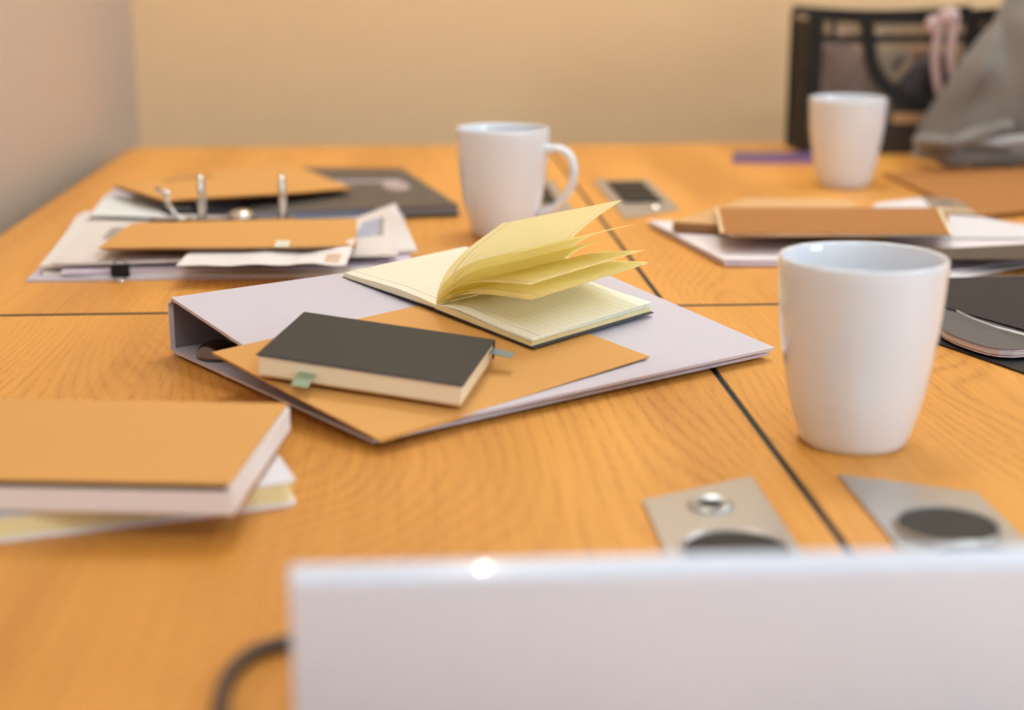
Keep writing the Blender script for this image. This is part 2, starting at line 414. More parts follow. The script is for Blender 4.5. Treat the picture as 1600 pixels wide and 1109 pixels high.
for tab, s in ((tFL, -1), (tFR, 1)):
    pl = plate(tab, far, s)
    for k in range(3):
        ya = 1.535+.050*k; b = NB()
        xa, xb = sorted((mx((.217, 0), s)[0], mx((.257, 0), s)[0]))
        box(b, (xa, ya, .0016), (xb, ya+.043, .0040), .0012, 2)
        obj('socket', b, BLKPL, pl)
    cc = mx((.245, 1.505), s)
    obj('socket_ring', ring(cc, .009, .004, .0016, .002), CHROME, pl)

# ---------------------------------------------------------------- mugs
def mug(loc, hang, label):
    t = thing('mug', label, 'mug', loc, 'white china mugs on the table')
    prof = [(0, .0018), (.0235, .0018), (.0245, 0), (.0262, .0), (.0282, .0030), (.0297, .0075), (.0318, .014), (.0340, .0230), (.0360, .0325), (.0375, .0425), (.0390, .0520),
            (.0401, .0600), (.0411, .0700), (.0418, .0800), (.0423, .0900), (.0425, .0968), (.0422, .0978), (.0414, .0982), (.0406, .0978), (.0401, .0966), (.0398, .0900),
            (.0390, .0750), (.0378, .0600), (.0362, .0450), (.0338, .0300), (.0310, .0170), (.0270, .0080), (.0200, .0052), (0, .0048)]
    b = NB(); lathe(b, prof, 72, loc); obj('cup_body', b, CERAM, t, smooth=True)
    ca, sa = math.cos(hang), math.sin(hang)
    hp = [(.0395, .0785), (.0450, .0805), (.0520, .0810), (.0590, .0785), (.0645, .0725), (.0670, .0640), (.0665, .0550), (.0635, .0455), (.0585, .0370), (.0520, .0300), (.0440, .0240), (.0355, .0200)]
    # smooth the handle path
    pts = []
    for i in range(len(hp)-1):
        p0, p1, p2, p3 = hp[max(i-1, 0)], hp[i], hp[i+1], hp[min(i+2, len(hp)-1)]
        for s in (0, .34, .67):
            q = [.5*((2*p1[j])+(-p0[j]+p2[j])*s+(2*p0[j]-5*p1[j]+4*p2[j]-p3[j])*s*s+(-p0[j]+3*p1[j]-3*p2[j]+p3[j])*s**3) for j in (0, 1)]
            pts.append(q)
    pts.append(hp[-1])
    P3 = [(loc[0]+r*ca, loc[1]+r*sa, loc[2]+z) for r, z in pts]
    b = NB(); n = len(P3); tube(b, P3, [.0062 if 3 < i < n-4 else .0075 for i in range(n)], 14, flat=.62)
    obj('handle', b, CERAM, t, smooth=True)
    return t
m1 = P(1332, 688)
mug((m1.x, m1.y, 0), math.radians(75), 'large white mug closest to the viewer, standing right of the table seam')
m2 = P(786, 367)
mug((m2.x, m2.y, 0), math.radians(-22), 'white mug with its handle showing, behind the open yellow notebook')
m3 = P(1318, 290)
mug((m3.x, m3.y, 0), math.radians(80), 'farthest white mug, in front of the clear tote bag')

# ---------------------------------------------------------------- central lever arch file (on its back cover, spine to the left)
def LM(origin, U, V):
    """local frame: a along U, b along V, n = up normal"""
    U, V = Vector(U).normalized(), Vector(V).normalized(); N_ = U.cross(V)
    if N_.z < 0: N_ = -N_
    o = Vector(origin)
    M = Matrix(((U.x, V.x, N_.x, o.x), (U.y, V.y, N_.y, o.y), (U.z, V.z, N_.z, o.z), (0, 0, 0, 1)))
    return M
al = math.radians(33.8); SPH = .037
U0 = Vector((math.cos(al), math.sin(al), 0)); Vh = Vector((math.sin(al), -math.cos(al), 0))
V0 = (Vh*.24 + Vector((0, 0, -.0305))).normalized()
B0 = Vector((-.1555, .9385, SPH))
CM = LM(B0, U0, V0)             # on the sloping front cover
GM = LM((B0.x, B0.y, 0), U0, Vh)  # on the table
FL_, FW_ = .295, .2435
t = thing('lever_arch_file', 'pale lilac-white arch file lying closed under the open yellow notebook', 'file', (B0.x, B0.y, 0))
cv = lambda u, v: CM @ Vector((FL_*u, .0035+(FW_-.0035)*v, .0002*math.sin(v*3)))
b = NB(); sheet(b, cv, 4, 10, .0019); obj('front_cover', b, LILAC, t, smooth=30)
b = NB(); sheet(b, lambda u, v: CM @ Vector((.006+(FL_-.012)*u, .008+(FW_-.016)*v, -.00195)), 2, 6, .00025); obj('lining', b, LILAC_IN, t, 'grey inside lining of the front cover')
bk = lambda u, v: GM @ Vector((FL_*u, .003+.2345*v, .0021+.0002*v))
b = NB(); sheet(b, bk, 4, 10, .0019); obj('back_cover', b, LILAC, t, smooth=30)
b = NB(); sheet(b, lambda u, v: GM @ Vector((.004+(FL_-.008)*u, .006+.225*v, .00245+.0002*v)), 2, 6, .00025); obj('lining', b, LILAC_IN, t, 'grey inside lining of the back cover')
b = NB(); box(b, (0, -.0022, .0035), (FL_, -.0002, SPH-.0035), .0008, 2, GM); obj('spine', b, LILAC, t, smooth=40)
b = NB(); box(b, (.003, -.0001, .004), (FL_-.003, .0002, SPH-.004), 0, 2, GM); obj('lining', b, LILAC_IN, t, 'grey inside lining of the spine')
for (a0, a1) in (((-.0012, .0035), (.0036, .0011)), ((-.0012, SPH-.0035), (.0042, SPH-.0012))):
    b = NB()
    def hinge(u, v, a0=a0, a1=a1):
        k = math.sin(math.pi*v)*.0013; s = 1 if a0[1] < .01 else -1
        return GM @ Vector((FL_*u, a0[0]*(1-v)+a1[0]*v+k*.6, a0[1]*(1-v)+a1[1]*v+s*k*.4))
    sheet(b, hinge, 2, 8, .0010); obj('hinge_crease', b, LILAC, t, smooth=60)
# lever mechanism
mec = NB(); box(mec, (.012, .022, .0027), (.225, .052, .0050), .0012, 2, GM)
mo = obj('arch_mechanism', mec, DKCHROME, t)
b = NB(); lathe(b, [(0, 0), (.0125, 0), (.0125, .0015), (.010, .0045), (.006, .0060), (0, .0062)], 28, (0, 0, 0))
for v in b.verts: v.co = GM @ Vector((v.co.x*1.1+.015, v.co.y*1.15+.036, v.co.z*1.5+.0045))
obj('cap', b, DKCHROME, mo, smooth=True)
for a in (.095, .175):
    b = NB(); tube(b, [GM @ Vector((a, .038+.016*(1-math.cos(k*math.pi/8))*.5, .0042+.012*math.sin(k*math.pi/8))) for k in range(9)], .0015, 10); obj('ring', b, CHROME, mo, smooth=True)
b = NB(); tube(b, [GM @ Vector(p) for p in ((.012, .036, .010), (.06, .038, .012), (.2, .050, .010))], .002, 8, flat=.5); obj('lever', b, CHROME, mo, smooth=True)

# kraft folder on it (two leaves, slightly open at the right corner)
ga = math.radians(-7.2)
KO = Vector((-.0215, .1035, 0))
def kf(a, bb, n):
    return CM @ Vector((KO.x+a*math.cos(ga)-bb*math.sin(ga), KO.y+a*math.sin(ga)+bb*math.cos(ga), n))
t = thing('kraft_folder', 'golden kraft card folder under the closed black notebook and yellow notebook', 'folder', tuple(kf(.1, .07, 0)))
W1, W2 = .2115, .1490
b = NB(); sheet(b, lambda u, v: kf(W1*u, W2*v+.0006, .0011+.0003*u), 6, 6, .0005); obj('back_leaf', b, KRAFT, t)
b = NB(); sheet(b, lambda u, v: kf(W1*u-.0006*v, W2*v-.0008, .0019+.0022*max(0, u-.35)*v+.0002*math.sin(v*9+u*4)), 12, 10, .0005); obj('front_leaf', b, KRAFT, t, smooth=60)

# closed black pocket notebook
n0 = .0052
def TC(x, y, n):                # cover-plane coordinates of a photo point at height n above the cover
    d = CM.to_3x3().inverted() @ ray(x, y); c0 = CM.inverted() @ Vector((0, 0, CH)); k = (n-c0.z)/d.z
    return Vector((c0.x+d.x*k, c0.y+d.y*k, n))
nb_h = .0125
fl = TC(401, 553, n0+nb_h); fr_ = TC(723, 602, n0+nb_h)
ax = (fr_-fl).normalized(); ay = Vector((ax.y, -ax.x, 0))   # ay points to the back long side
if (TC(475, 483, n0+nb_h)-fl).dot(ay) < 0: ay = -ay
Ln, Wn = (fr_-fl).length, .0775
def bn(a, bb, n): q = fl+ax*a+ay*bb; return CM @ Vector((q.x, q.y, n0+n))
t = thing('pocket_notebook', 'closed charcoal pocket notebook with cream pages on the kraft folder', 'notebook', tuple(bn(Ln/2, Wn/2, 0)))
NM = Matrix.Identity(4)
def boxf(F, a, b_, bev=0, seg=2):
    q = box(NB(), a, b_, bev, seg)
    for v in q.verts: v.co = F(*v.co)
    return q
obj('back_cover', boxf(bn, (0, 0, 0), (Ln, Wn, .0006), .0002, 1), KRAFT_P, t, 'pale back cover')
pb = obj('page_block', boxf(bn, (.0008, .0008, .0007), (Ln-.0008, Wn-.0005, nb_h-.0022), .0003, 1), CREAM, t)
obj('end_paper_or_gap_shade', boxf(bn, (.0004, .0004, nb_h-.0021), (Ln-.0004, Wn-.0005, nb_h-.0009), .0003, 1), WHITEB, t, 'white end papers under the cover')
obj('front_cover', boxf(bn, (-.0004, -.0004, nb_h-.0008), (Ln+.0004, Wn, nb_h), .0003, 2), CHAR, t)
obj('spine', boxf(bn, (-.0002, Wn-.0002, 0), (Ln+.0002, Wn+.0006, nb_h-.0002), .0003, 1), CHAR, t)
# flags
fa = (TC(478, 590, n0+.004)-fl).dot(ax)
b = NB(); sheet(b, lambda u, v: bn(fa-.0048+.0096*u, .004-.0165*v, .0055-.0030*v*v), 2, 8, .0003); obj('page_flag', b, GREENF, t, 'green page flag on the long side', smooth=60)
fb = (TC(780, 556, n0+.005)-fl).dot(ay)
b = NB(); sheet(b, lambda u, v: bn(Ln-.004+.0165*v, fb-.0050+.0092*u, .0075-.0012*v*v), 2, 8, .0003); obj('page_flag', b, GREYF, t, 'slate grey page flag on the short side', smooth=60)

# ---------------------------------------------------------------- open yellow notebook
gy = math.radians(-9.2)
S0 = TC(680, 484, .0045)
e1 = Vector((math.cos(gy), math.sin(gy), 0)); e2 = Vector((-math.sin(gy), math.cos(gy), 0))
LY = .1150; TY = .0845
def yn(w_, s, n):                # w_ across (right positive), s along spine from front, n up
    q = S0+e1*s+e2*w_; return CM @ Vector((q.x, q.y, .0045+n))
t = thing('ruled_notebook', 'open pocket notebook with fanned yellow ruled pages', 'notebook', tuple(yn(0, LY/2, 0)))
def paper(name, col, n=17, trans=.25, lk=.28, ul=0, uh=1, hl=0):
    m = mat(name, col, .8, trans=trans)
    return layer(m, [(M_lines(n, .045, lk, 1, .09, .93, ul, uh), (.22, .24, .25)), (M_lines(1, .006, .0, 1), (0, 0, 0)),
                     (M_rect(hl, .068, uh, .073, .6), (.12, .13, .16)), (M_rect(ul, .945, uh, .949, .6), (.12, .13, .16))])
CRL = paper('ruled_cream_paper', (.89, .84, .66), trans=.05)
CRR = paper('ruled_pale_yellow_paper', (.99, .97, .82), trans=0, ul=.0, hl=.13)
YPG = paper('ruled_yellow_paper', (.99, .915, .54), trans=.6, hl=.10)
tilt = lambda w_: -.0036*min(1, max(0, -w_/.09))
b = NB(); sheet(b, lambda u, v: yn(-.0895*u-.0002, -.0006+(LY+.0012)*v, .0007+tilt(-.09*u)), 6, 2, .0006); obj('cover', b, NAVY, t, 'dark slate back of the cover')
b = NB(); sheet(b, lambda u, v: yn(.0002+(TY+.0005)*u, -.0006+(LY+.0012)*v, .0007), 4, 2, .0006); obj('cover', b, NAVY, t, 'dark slate front of the cover')
def block(side, prof, wid, tl):
    b = NB(); uvl = b.loops.layers.uv.verify()
    def top(u): # bezier-ish height along the page
        x = u*(len(prof)-1); i = min(int(x), len(prof)-2); f = x-i; f = f*f*(3-2*f); return prof[i]*(1-f)+prof[i+1]*f
    nu, nv = 18, 6; A = []; Bt = []
    for i in range(nu+1):
        u = i/nu; w_ = side*(.0001+wid*u); A.append([b.verts.new(yn(w_, LY*j/nv, top(u)+(tl(w_)))) for j in range(nv+1)]); Bt.append([b.verts.new(yn(w_, LY*j/nv, .0008+tl(w_))) for j in range(nv+1)])
    def face(vs, uvs, mi):
        q = b.faces.new(vs); q.material_index = mi
        for l, uv in zip(q.loops, uvs): l[uvl].uv = uv
    for i in range(nu):
        for j in range(nv):
            uv = [(i/nu, j/nv), ((i+1)/nu, j/nv), ((i+1)/nu, (j+1)/nv), (i/nu, (j+1)/nv)]
            face((A[i][j], A[i+1][j], A[i+1][j+1], A[i][j+1]), uv, 0); face((Bt[i][j], Bt[i][j+1], Bt[i+1][j+1], Bt[i+1][j]), [uv[0], uv[3], uv[2], uv[1]], 1)
        for j in (0, nv): face((A[i][j], A[i+1][j], Bt[i+1][j], Bt[i][j]), [(0, .5)]*4, 1)
    for j in range(nv):
        for i in (0, nu): face((A[i][j], A[i][j+1], Bt[i][j+1], Bt[i][j]), [(0, .5)]*4, 1)
    return b
CE = mat('cream_leaf_edges', (.90, .84, .62), .8)
obj('left_page_block', block(-1, [.0036, .0050, .0058, .0054, .0048, .0044], .0885, tilt), [CRL, CE], t, smooth=30)
obj('right_page_block', block(1, [.0034, .0044, .0048, .0046, .0042, .0038, .0036, .0036, .0036], .0828, lambda w_: 0), [CRR, YEDGE], t, smooth=30)
# the leaves lying loose over the right block: each slightly lifted at the far corner
for k in range(3):
    def lf(u, v, k=k):
        h = .0040+.0007*k+(.0010*k+.0006)*u*max(0, v-.2)
        base = [.0036, .0050, .0056, .0052, .0046, .0042, .0040, .0040, .0040]
        x = u*8; i = min(int(x), 7); f = x-i; hb = base[i]*(1-f)+base[i+1]*f
        return yn(.0008+(.0826-.0003*k)*u, LY*v+.0002*k, hb+.00042*(k+1)*min(1, u*5)+(.00055*(k+1))*u*v)
    b = NB(); sheet(b, lf, 16, 6, .0004); obj('leaf', b, CRR, t, smooth=60)
def bez(p0, p1, p2, p3, u):
    return [p0[i]*(1-u)**3+3*p1[i]*u*(1-u)**2+3*p2[i]*u*u*(1-u)+p3[i]*u**3 for i in (0, 1)]
fan = [  # front free corner (across, up), first control, second control, far-end free corner
    ((.0518, .0696), (.001, .030), (.026, .048), (.0505, .0683)),
    ((.0656, .0549), (.004, .029), (.034, .044), (.0638, .0552)),
    ((.0665, .0500), (.007, .026), (.038, .038), (.0655, .0512)),
    ((.0779, .0383), (.010, .026), (.046, .031), (.0735, .0402)),
    ((.0799, .0303), (.014, .021), (.048, .026), (.0770, .0330)),
    ((.0801, .0292), (.015, .019), (.048, .024), (.0772, .0320)),
]
for i, (pe, c1, c2, pf) in enumerate(fan):
    def lf(u, v, i=i, pe=pe, c1=c1, c2=c2, pf=pf):
        e = (pe[0]*(1-v)+pf[0]*v, pe[1]*(1-v)+pf[1]*v)
        a = bez((.0002+.0002*i, .0044-.0001*i), c1, c2, e, u)
        return yn(a[0], LY*v, a[1])
    b = NB(); sheet(b, lf, 24, 4, 0); obj('leaf', b, YPG, t, smooth=60)

# ---------------------------------------------------------------- kraft notebooks at the left, near
def rectf(c, ang, flip=1):
    ca, sa = math.cos(ang), math.sin(ang)
    return lambda a, bb, n: Vector((c[0]+a*ca-bb*sa*flip, c[1]+a*sa+bb*ca*flip, c[2]+n))
# lower: yellow pages, white covers; origin = its front right corner, a runs to the left
lf_ = lambda a, bb, n: Vector((-.0552, .6560, 0))+Vector((-math.cos(math.radians(16.9)), -math.sin(math.radians(16.9)), 0))*a+Vector((-math.sin(math.radians(16.9)), math.cos(math.radians(16.9)), 0))*bb+Vector((0, 0, n))
t = thing('ruled_notebook', 'white covered notebook with yellow pages under the near kraft notebook', 'notebook', tuple(lf_(.08, .05, 0)))
def rrect(w_, d, r):
    out = []
    for cx, cy, a0 in ((r, r, 180), (w_-r, r, 270), (w_-r, d-r, 0), (r, d-r, 90)):
        for k in range(5): a = math.radians(a0+k*22.5); out.append((cx+r*math.cos(a), cy+r*math.sin(a)))
    return out
def prf(F, pts, z0_, z1_, bev=0):
    q = prism(NB(), pts, z0_, z1_, bev, 1)
    for v in q.verts: v.co = F(*v.co)
    return q
obj('back_cover', prf(lf_, rrect(.20, .11, .006), 0, .0022, .0006), WHITEB, t, 'white lower cover')
b = NB()
nlv = 7
for k in range(nlv): prism(b, [(x+.0022+.0007*math.sin(k*2.1), y+.0010) for x, y in rrect(.196, .107, .005)], .0024+.00125*k, .0024+.00125*k+.00105)
for v in b.verts: v.co = lf_(*v.co)
obj('page_block', b, YEDGE, t)
obj('front_cover', prf(lf_, [(x, y) for x, y in rrect(.20, .11, .006)], .0112, .0125, .0004), WHITE, t, 'white top page with rounded corner')
ua = math.radians(173.0)
q0 = P(368, 756, .0275)
uf = lambda a, bb, n: Vector((q0.x, q0.y, .0130))+Vector((math.cos(ua), math.sin(ua), 0))*a+Vector((math.sin(ua), -math.cos(ua), 0))*bb+Vector((0, 0, n))
t = thing('kraft_notebook', 'thick kraft covered notebook with white pages at the left edge of the table', 'notebook', tuple(uf(.1, .06, 0)))
UW, UD, UH = .215, .1215, .0145
obj('back_cover', boxf(uf, (0, 0, 0), (UW, UD, .0008), .0002, 1), KRAFT_D, t)
obj('page_block', boxf(uf, (.0012, -.0016, .0009), (UW-.001, UD-.001, UH-.0016), .0003, 1), WHITEB, t)
b = boxf(uf, (.0035, -.0020, UH-.0024), (UW, UD-.003, UH-.0010), 0, 1); obj('end_paper_or_gap_shade', b, BLKPL, t, 'black strip for the shadow gap under the cover')  # no end paper here: black strip stands for shade below the cover
obj('front_cover', boxf(uf, (.0022, -.0002, UH-.0007), (UW, UD, UH), .0003, 2), KRAFT, t)

# ---------------------------------------------------------------- open ring binder, far left
o_ = Vector((-.3034, 1.174, 0)); ra = math.radians(1.2)
rb = lambda a, bb, n: o_+Vector((math.cos(ra)*a-math.sin(ra)*bb*1.35, math.sin(ra)*a+math.cos(ra)*bb, n))
t = thing('ring_binder', 'open white arch file full of papers, its metal rings standing up', 'binder', tuple(rb(.15, .2, 0)))
b = NB(); sheet(b, lambda u, v: rb(.301*u, .205*v, .0022), 2, 4, .0021); obj('cover', b, LILAC, t)
b = NB(); sheet(b, lambda u, v: rb(.301*u, .208+.040*v, .0022+.001*math.sin(3*v)), 2, 4, .0021); obj('spine', b, LILAC, t)
b = NB(); sheet(b, lambda u, v: rb(.301*u, .251+.205*v, .0030+.010*v), 2, 4, .0021); obj('cover', b, LILAC, t, 'far cover, raised a little under the folders')
mp = NB(); box(mp, (.070, .1700, .0150), (.200, .1940, .0175), .0008, 2)
for v in mp.verts: v.co = rb(*v.co)
me_ = obj('arch_mechanism', mp, DKCHROME, t)
def rbp(x, y, z): return P(x, y, z)
Y_r = rb(0, .182, 0).y
for px in (316, 442):
    a = PY(px, 330, Y_r); top_ = PY(px, 276, Y_r)
    b = NB(); tube(b, [(a.x, Y_r-.006, .017), (a.x, Y_r-.006, top_.z-.006), (a.x, Y_r-.003, top_.z-.001), (a.x, Y_r+.003, top_.z), (a.x, Y_r+.008, top_.z-.003), (a.x, Y_r+.010, .017)], .0027, 14)
    obj('ring', b, CHROME, me_, smooth=True)
a = PY(268, 326, Y_r); c_ = PY(262, 300, Y_r); d_ = PY(246, 293, Y_r)
b = NB(); tube(b, [(PY(300, 331, Y_r).x, Y_r-.004, .019), (a.x+.006, Y_r-.006, .021), (a.x, Y_r-.007, a.z+.002), (a.x-.002, Y_r-.008, (a.z+c_.z)/2), (c_.x, Y_r-.008, c_.z), (d_.x, Y_r-.006, d_.z)], .0023, 12)
b2 = lump((c_.x, Y_r-.009, c_.z), (.0042, .0035, .0036), 2, 2, 1)
obj('lever', b, CHROME, me_, smooth=True); obj('lever_knob', b2, CHROME, me_, smooth=True)
a = PY(377, 322, Y_r)
b = NB(); lathe(b, [(0, .0), (.0095, .0), (.0115, .003), (.0105, .0070), (.006, .0095), (0, .0100)], 28, (a.x, Y_r-.004, .0176)); obj('cap', b, CHROME, me_, 'round nickel clamp', smooth=True)
b = NB(); box(b, (a.x-.0180, Y_r-.018, .0151), (a.x+.0135, Y_r+.012, .0178), .001); obj('clamp_base', b, BLKPL, me_)
# papers in it: separate sheets
PR1 = layer(mat('printed_paper', (.80, .72, .67), .75, trans=.05), [(M_rect(.08, .45, .30, .72, .8), (.32, .25, .21)), (M_rect(.10, .12, .42, .34, .6), (.60, .49, .38)), (M_rect(.84, .38, .955, .80, .85), (.40, .43, .55)),
            (M_rect(.93, .38, .955, .80, .6), (.35, .25, .2)), (M_rect(.44, .18, .78, .33, .4), (.42, .40, .38)), (M_lines(26, .35, .25, 1, .02, .10), (.4, .35, .35))])
PINKP = mat('pale_lilac_paper', (.74, .64, .74), .75, trans=.05)
WARMP = mat('warm_white_paper', (.82, .76, .71), .75, trans=.05)
WHITED = mat('cool_white_paper', (.82, .83, .82), .75, trans=.05)
def bent(a, b_, c, d, m, amp, seed):
    a, b_, c, d, m = map(Vector, (a, b_, c, d, m))
    def f(u, v):
        back = d.lerp(m, u/.72) if u < .72 else m.lerp(c, (u-.72)/.28)
        p = a.lerp(b_, u).lerp(back, v)
        return p+Vector((0, 0, amp*noise.noise(Vector((u*2.3+seed, v*2.3, seed)))))
    return f
stack = [  # name, corners as photo points with heights, material, label
    ('paper_sheet', ((66, 428, .0040), (640, 428, .0035), (622, 330, .006), (120, 335, .006)), WARMP, 'bottom white sheet of the pile in the ring binder'),
    ('paper_sheet', ((95, 425, .0065), (646, 412, .0050), (610, 320, .010), (130, 338, .009)), PINKP, 'pale lilac sheet near the bottom of the ring binder pile'),
    ('paper_sheet', ((62, 414, .0095), (652, 390, .0100), (618, 318, .022), (130, 330, .014)), WARMP, 'warm white sheet with its right corner raised in the ring binder pile'),
    ('paper_sheet', ((80, 410, .0125), (622, 396, .0140), (611, 322, .0240), (150, 338, .0150)), PR1, 'top printed sheet with photographs in the ring binder pile'),
]
for i, (nm, cs, m_, lb) in enumerate(stack):
    cs = [P(*c_) for c_ in cs]
    b = NB(); sheet(b, bent(*cs, P(545, 345, cs[3].z), .0012, i*3+1), 25, 10, (.0030, .0026, .0028, .0022)[i]); tag(obj(nm, b, m_, smooth=60), lb, 'paper')
cs = [P(140, 336, .0190), P(262, 340, .0190), P(240, 318, .0150), P(166, 303, .012)]
b = NB(); sheet(b, quad(*cs, amp=.001, seed=7), 8, 8, .0004); tag(obj('paper_sheet', b, WHITED, smooth=60), 'bright white sheet left of the ring binder lever', 'paper')
# kraft booklet lying on the papers
k1, k2, k3, k4 = P(153, 387, .0235), P(557, 383, .0245), P(557, 341, .0260), P(207, 348, .0250)
t = thing('kraft_booklet', 'flat kraft booklet on the papers in front of the metal rings', 'booklet', tuple((k1+k2+k3+k4)/4-Vector((0, 0, .004))))
b = NB(); sheet(b, quad(k1, k2, k3, k4, amp=.0004), 12, 6, .0008); obj('front_cover', b, KRAFT, t, smooth=60)
dz = Vector((0, 0, -.0012))
b = NB(); sheet(b, quad(k1+dz+Vector((.004, .002, 0)), k2+dz*1.2+Vector((-.001, .002, 0)), k3+dz, k4+dz, amp=.0004), 12, 6, .0007); obj('page_block', b, CREAM, t, smooth=60)
b = NB(); sheet(b, quad(k1+dz*1.7+Vector((.003, .001, 0)), k2+dz*1.9+Vector((-.001, .001, 0)), k3+dz*1.7, k4+dz*1.7, amp=.0004), 12, 6, .0006); obj('back_cover', b, KRAFT_D, t, smooth=60)
f0 = P(432, 377, .0252); f1 = P(454, 377, .0252)
b = NB(); sheet(b, lambda u, v: f0.lerp(f1, u)+Vector((0, -.018*v, -.0015*v*v+.0003)), 2, 5, .0003); obj('page_flag', b, PALEF, t, 'pale green page flag')
# crumpled note
cn = [P(275, 417, .0165), P(540, 414, .0175), P(556, 388, .0185), P(300, 391, .0175)]
REC = layer(mat('printed_receipt_paper', (.84, .79, .77), .75), [(M_lines(9, .3, .28, 1, .08, .92, .06, .7), (.35, .33, .4)), (M_rect(.86, .10, .95, .45, .7), (.62, .33, .16))])
fq = quad(*cn)
def crum(u, v):
    p = fq(u, v); k = noise.noise(Vector((u*5, v*1.5, 3)))*.0028*u+max(0, u-.86)*.07*max(0, v-.1)+.0012*math.sin(u*17)*u
    return p+Vector((0, 0, k+.001))
b = NB(); sheet(b, crum, 40, 8, .0003); tag(obj('paper_slip', b, REC, smooth=60), 'crumpled white printed slip under the kraft booklet', 'paper')
# binder clip
cp = P(189, 429, .004)
t = thing('binder_clip', 'small black binder clip with wire loops on the pile edge', 'clip', (cp.x, cp.y, .001))
b = NB()
prism(b, [(-.007, 0), (.007, 0), (.0062, .010), (-.0062, .010)], -.0004, .0004)
for v in b.verts: v.co = Vector((cp.x+v.co.x, cp.y-.001+v.co.y, .0104+v.co.z))
box(b, (cp.x-.0072, cp.y-.0030, .0035), (cp.x+.0072, cp.y-.0020, .0104), .0003)
prism(b, [(cp.x-.007, cp.y-.002), (cp.x+.007, cp.y-.002), (cp.x+.0062, cp.y+.008), (cp.x-.0062, cp.y+.008)], .0030, .0037)
obj('clamp', b, BLKPL, t)
b = NB(); tube(b, [(cp.x-.004, cp.y+.002, .0112), (cp.x-.005, cp.y-.001, .0145), (cp.x-.002, cp.y-.002, .0165), (cp.x+.002, cp.y-.002, .0165), (cp.x+.005, cp.y-.001, .0145), (cp.x+.004, cp.y+.002, .0112)], .0005, 6); obj('wire_loop', b, DKCHROME, t)
b = NB(); tube(b, [(cp.x-.004, cp.y-.002, .0030), (cp.x-.003, cp.y-.012, .0014), (cp.x+.001, cp.y-.016, .0010), (cp.x+.004, cp.y-.012, .0014), (cp.x+.004, cp.y-.002, .0030)], .0006, 6); obj('wire_loop', b, CHROME, t)

# black spiral notebook behind
sp_ = [P(372, 333, .012), P(716, 320, .012), P(628, 263, .013), P(468, 262, .013)]
t = thing('spiral_notebook', 'dark grey wire-bound notebook behind the metal rings, pale oval label', 'notebook', tuple((sp_[0]+sp_[1]+sp_[2]+sp_[3])/4-Vector((0, 0, .012))))
DKC = layer(mat('dark_brown_grey_cover', (.085, .072, .062), .5, noise_amt=.04, nscale=200), [(M_ell(.80, .52, .085, .14, 1), (.42, .34, .33))])
b = NB(); sheet(b, quad(*sp_), 6, 6, .0012); obj('front_cover', b, DKC, t)
BLUEW = mat('blue_grey_page_edges', (.20, .22, .29), .6)
dz = Vector((0, 0, -.0014)); b = NB(); sheet(b, quad(sp_[0]+dz, sp_[1]+dz, sp_[2]+dz, sp_[3]+dz), 4, 4, .0075); obj('page_block', b, BLUEW, t)
dz = Vector((0, 0, -.0091)); b = NB(); sheet(b, quad(sp_[0]+dz, sp_[1]+dz+Vector((.002, -.001, 0)), sp_[2]+dz, sp_[3]+dz), 4, 4, .0012); obj('back_cover', b, BLKPL, t)
wire = NB(); nW = 16
for k in range(nW):
    p = sp_[3].lerp(sp_[2], (k+.6)/nW)
    tube(wire, [p+Vector((0, .004*math.cos(a)-.001, -.005+.0072*math.sin(a))) for a in [2*math.pi*j/10 for j in range(10)]], .0006, 5, closed=True)
obj('wire_binding', wire, BLKPL, t)
# kraft folder propped across it
kk = [P(258, 313, .030), P(550, 294, .019), P(448, 252, .017), P(176, 288, .026)]
PRN = layer(mat('printed_kraft', (.68, .335, .083), .7, noise_amt=.05), [(M_rect(.22, .80, .50, .92, .6), (.25, .12, .05)), (M_rect(.36, .88, .46, .93, .4), (.3, .15, .06))])
t = thing('kraft_folder', 'large kraft folder propped on the far dark notebook behind the rings', 'folder', tuple((kk[0]+kk[1]+kk[2]+kk[3])/4-Vector((0, 0, .01))))
b = NB(); sheet(b, quad(*kk, amp=.001, seed=3), 14, 8, .0006); obj('front_leaf', b, PRN, t, smooth=60)
dz = Vector((0, 0, -.0016)); b = NB(); sheet(b, quad(*[p+dz for p in kk], amp=.001, seed=3), 14, 8, .0006); obj('back_leaf', b, KRAFT_D, t, smooth=60)
# dark folder under its left corner
dk = [P(262, 322, .0235), P(300, 324, .0200), P(300, 296, .0200), P(182, 291, .0215)]
b = NB(); sheet(b, quad(*dk), 4, 4, .003); tag(obj('card_divider', b, DKC), 'dark card divider poking out beneath the far kraft folder', 'divider')

# ---------------------------------------------------------------- right side: kraft books on pale papers
lv = [P(1130, 406, .0060), P(1640, 404, .0060), P(1600, 349, .0060), P(1012, 344, .0060)]
t = thing('document_folder', 'pale lilac document folder under the kraft books, behind the nearest mug', 'folder', tuple((lv[0]+lv[1]+lv[2]+lv[3])/4-Vector((0, 0, .006))))
b = NB(); sheet(b, quad(*lv, amp=.0012, seed=5), 12, 8, .0008); obj('front_leaf', b, mat('pinkish_white_card', (.82, .74, .76), .6), t, smooth=60)
dz = Vector((.001, -.002, -.0020)); b = NB(); sheet(b, quad(*[p+dz for p in lv], amp=.0010, seed=5), 12, 8, .0026); obj('page_block', b, PINKP, t, smooth=60)
wp = [P(1380, 335, .0080), P(1640, 392, .0080), P(1605, 350, .0080), P(1440, 309, .0080)]
b = NB(); sheet(b, quad(P(1340, 372, .0076), P(1660, 372, .0076), P(1600, 352, .0078), P(1468, 326, .0078), amp=.0006, seed=2), 8, 8, .0005)
tag(obj('paper_sheet', b, WHITE, smooth=60), 'white sheet right of the brown kraft book, reaching the frame edge', 'paper')
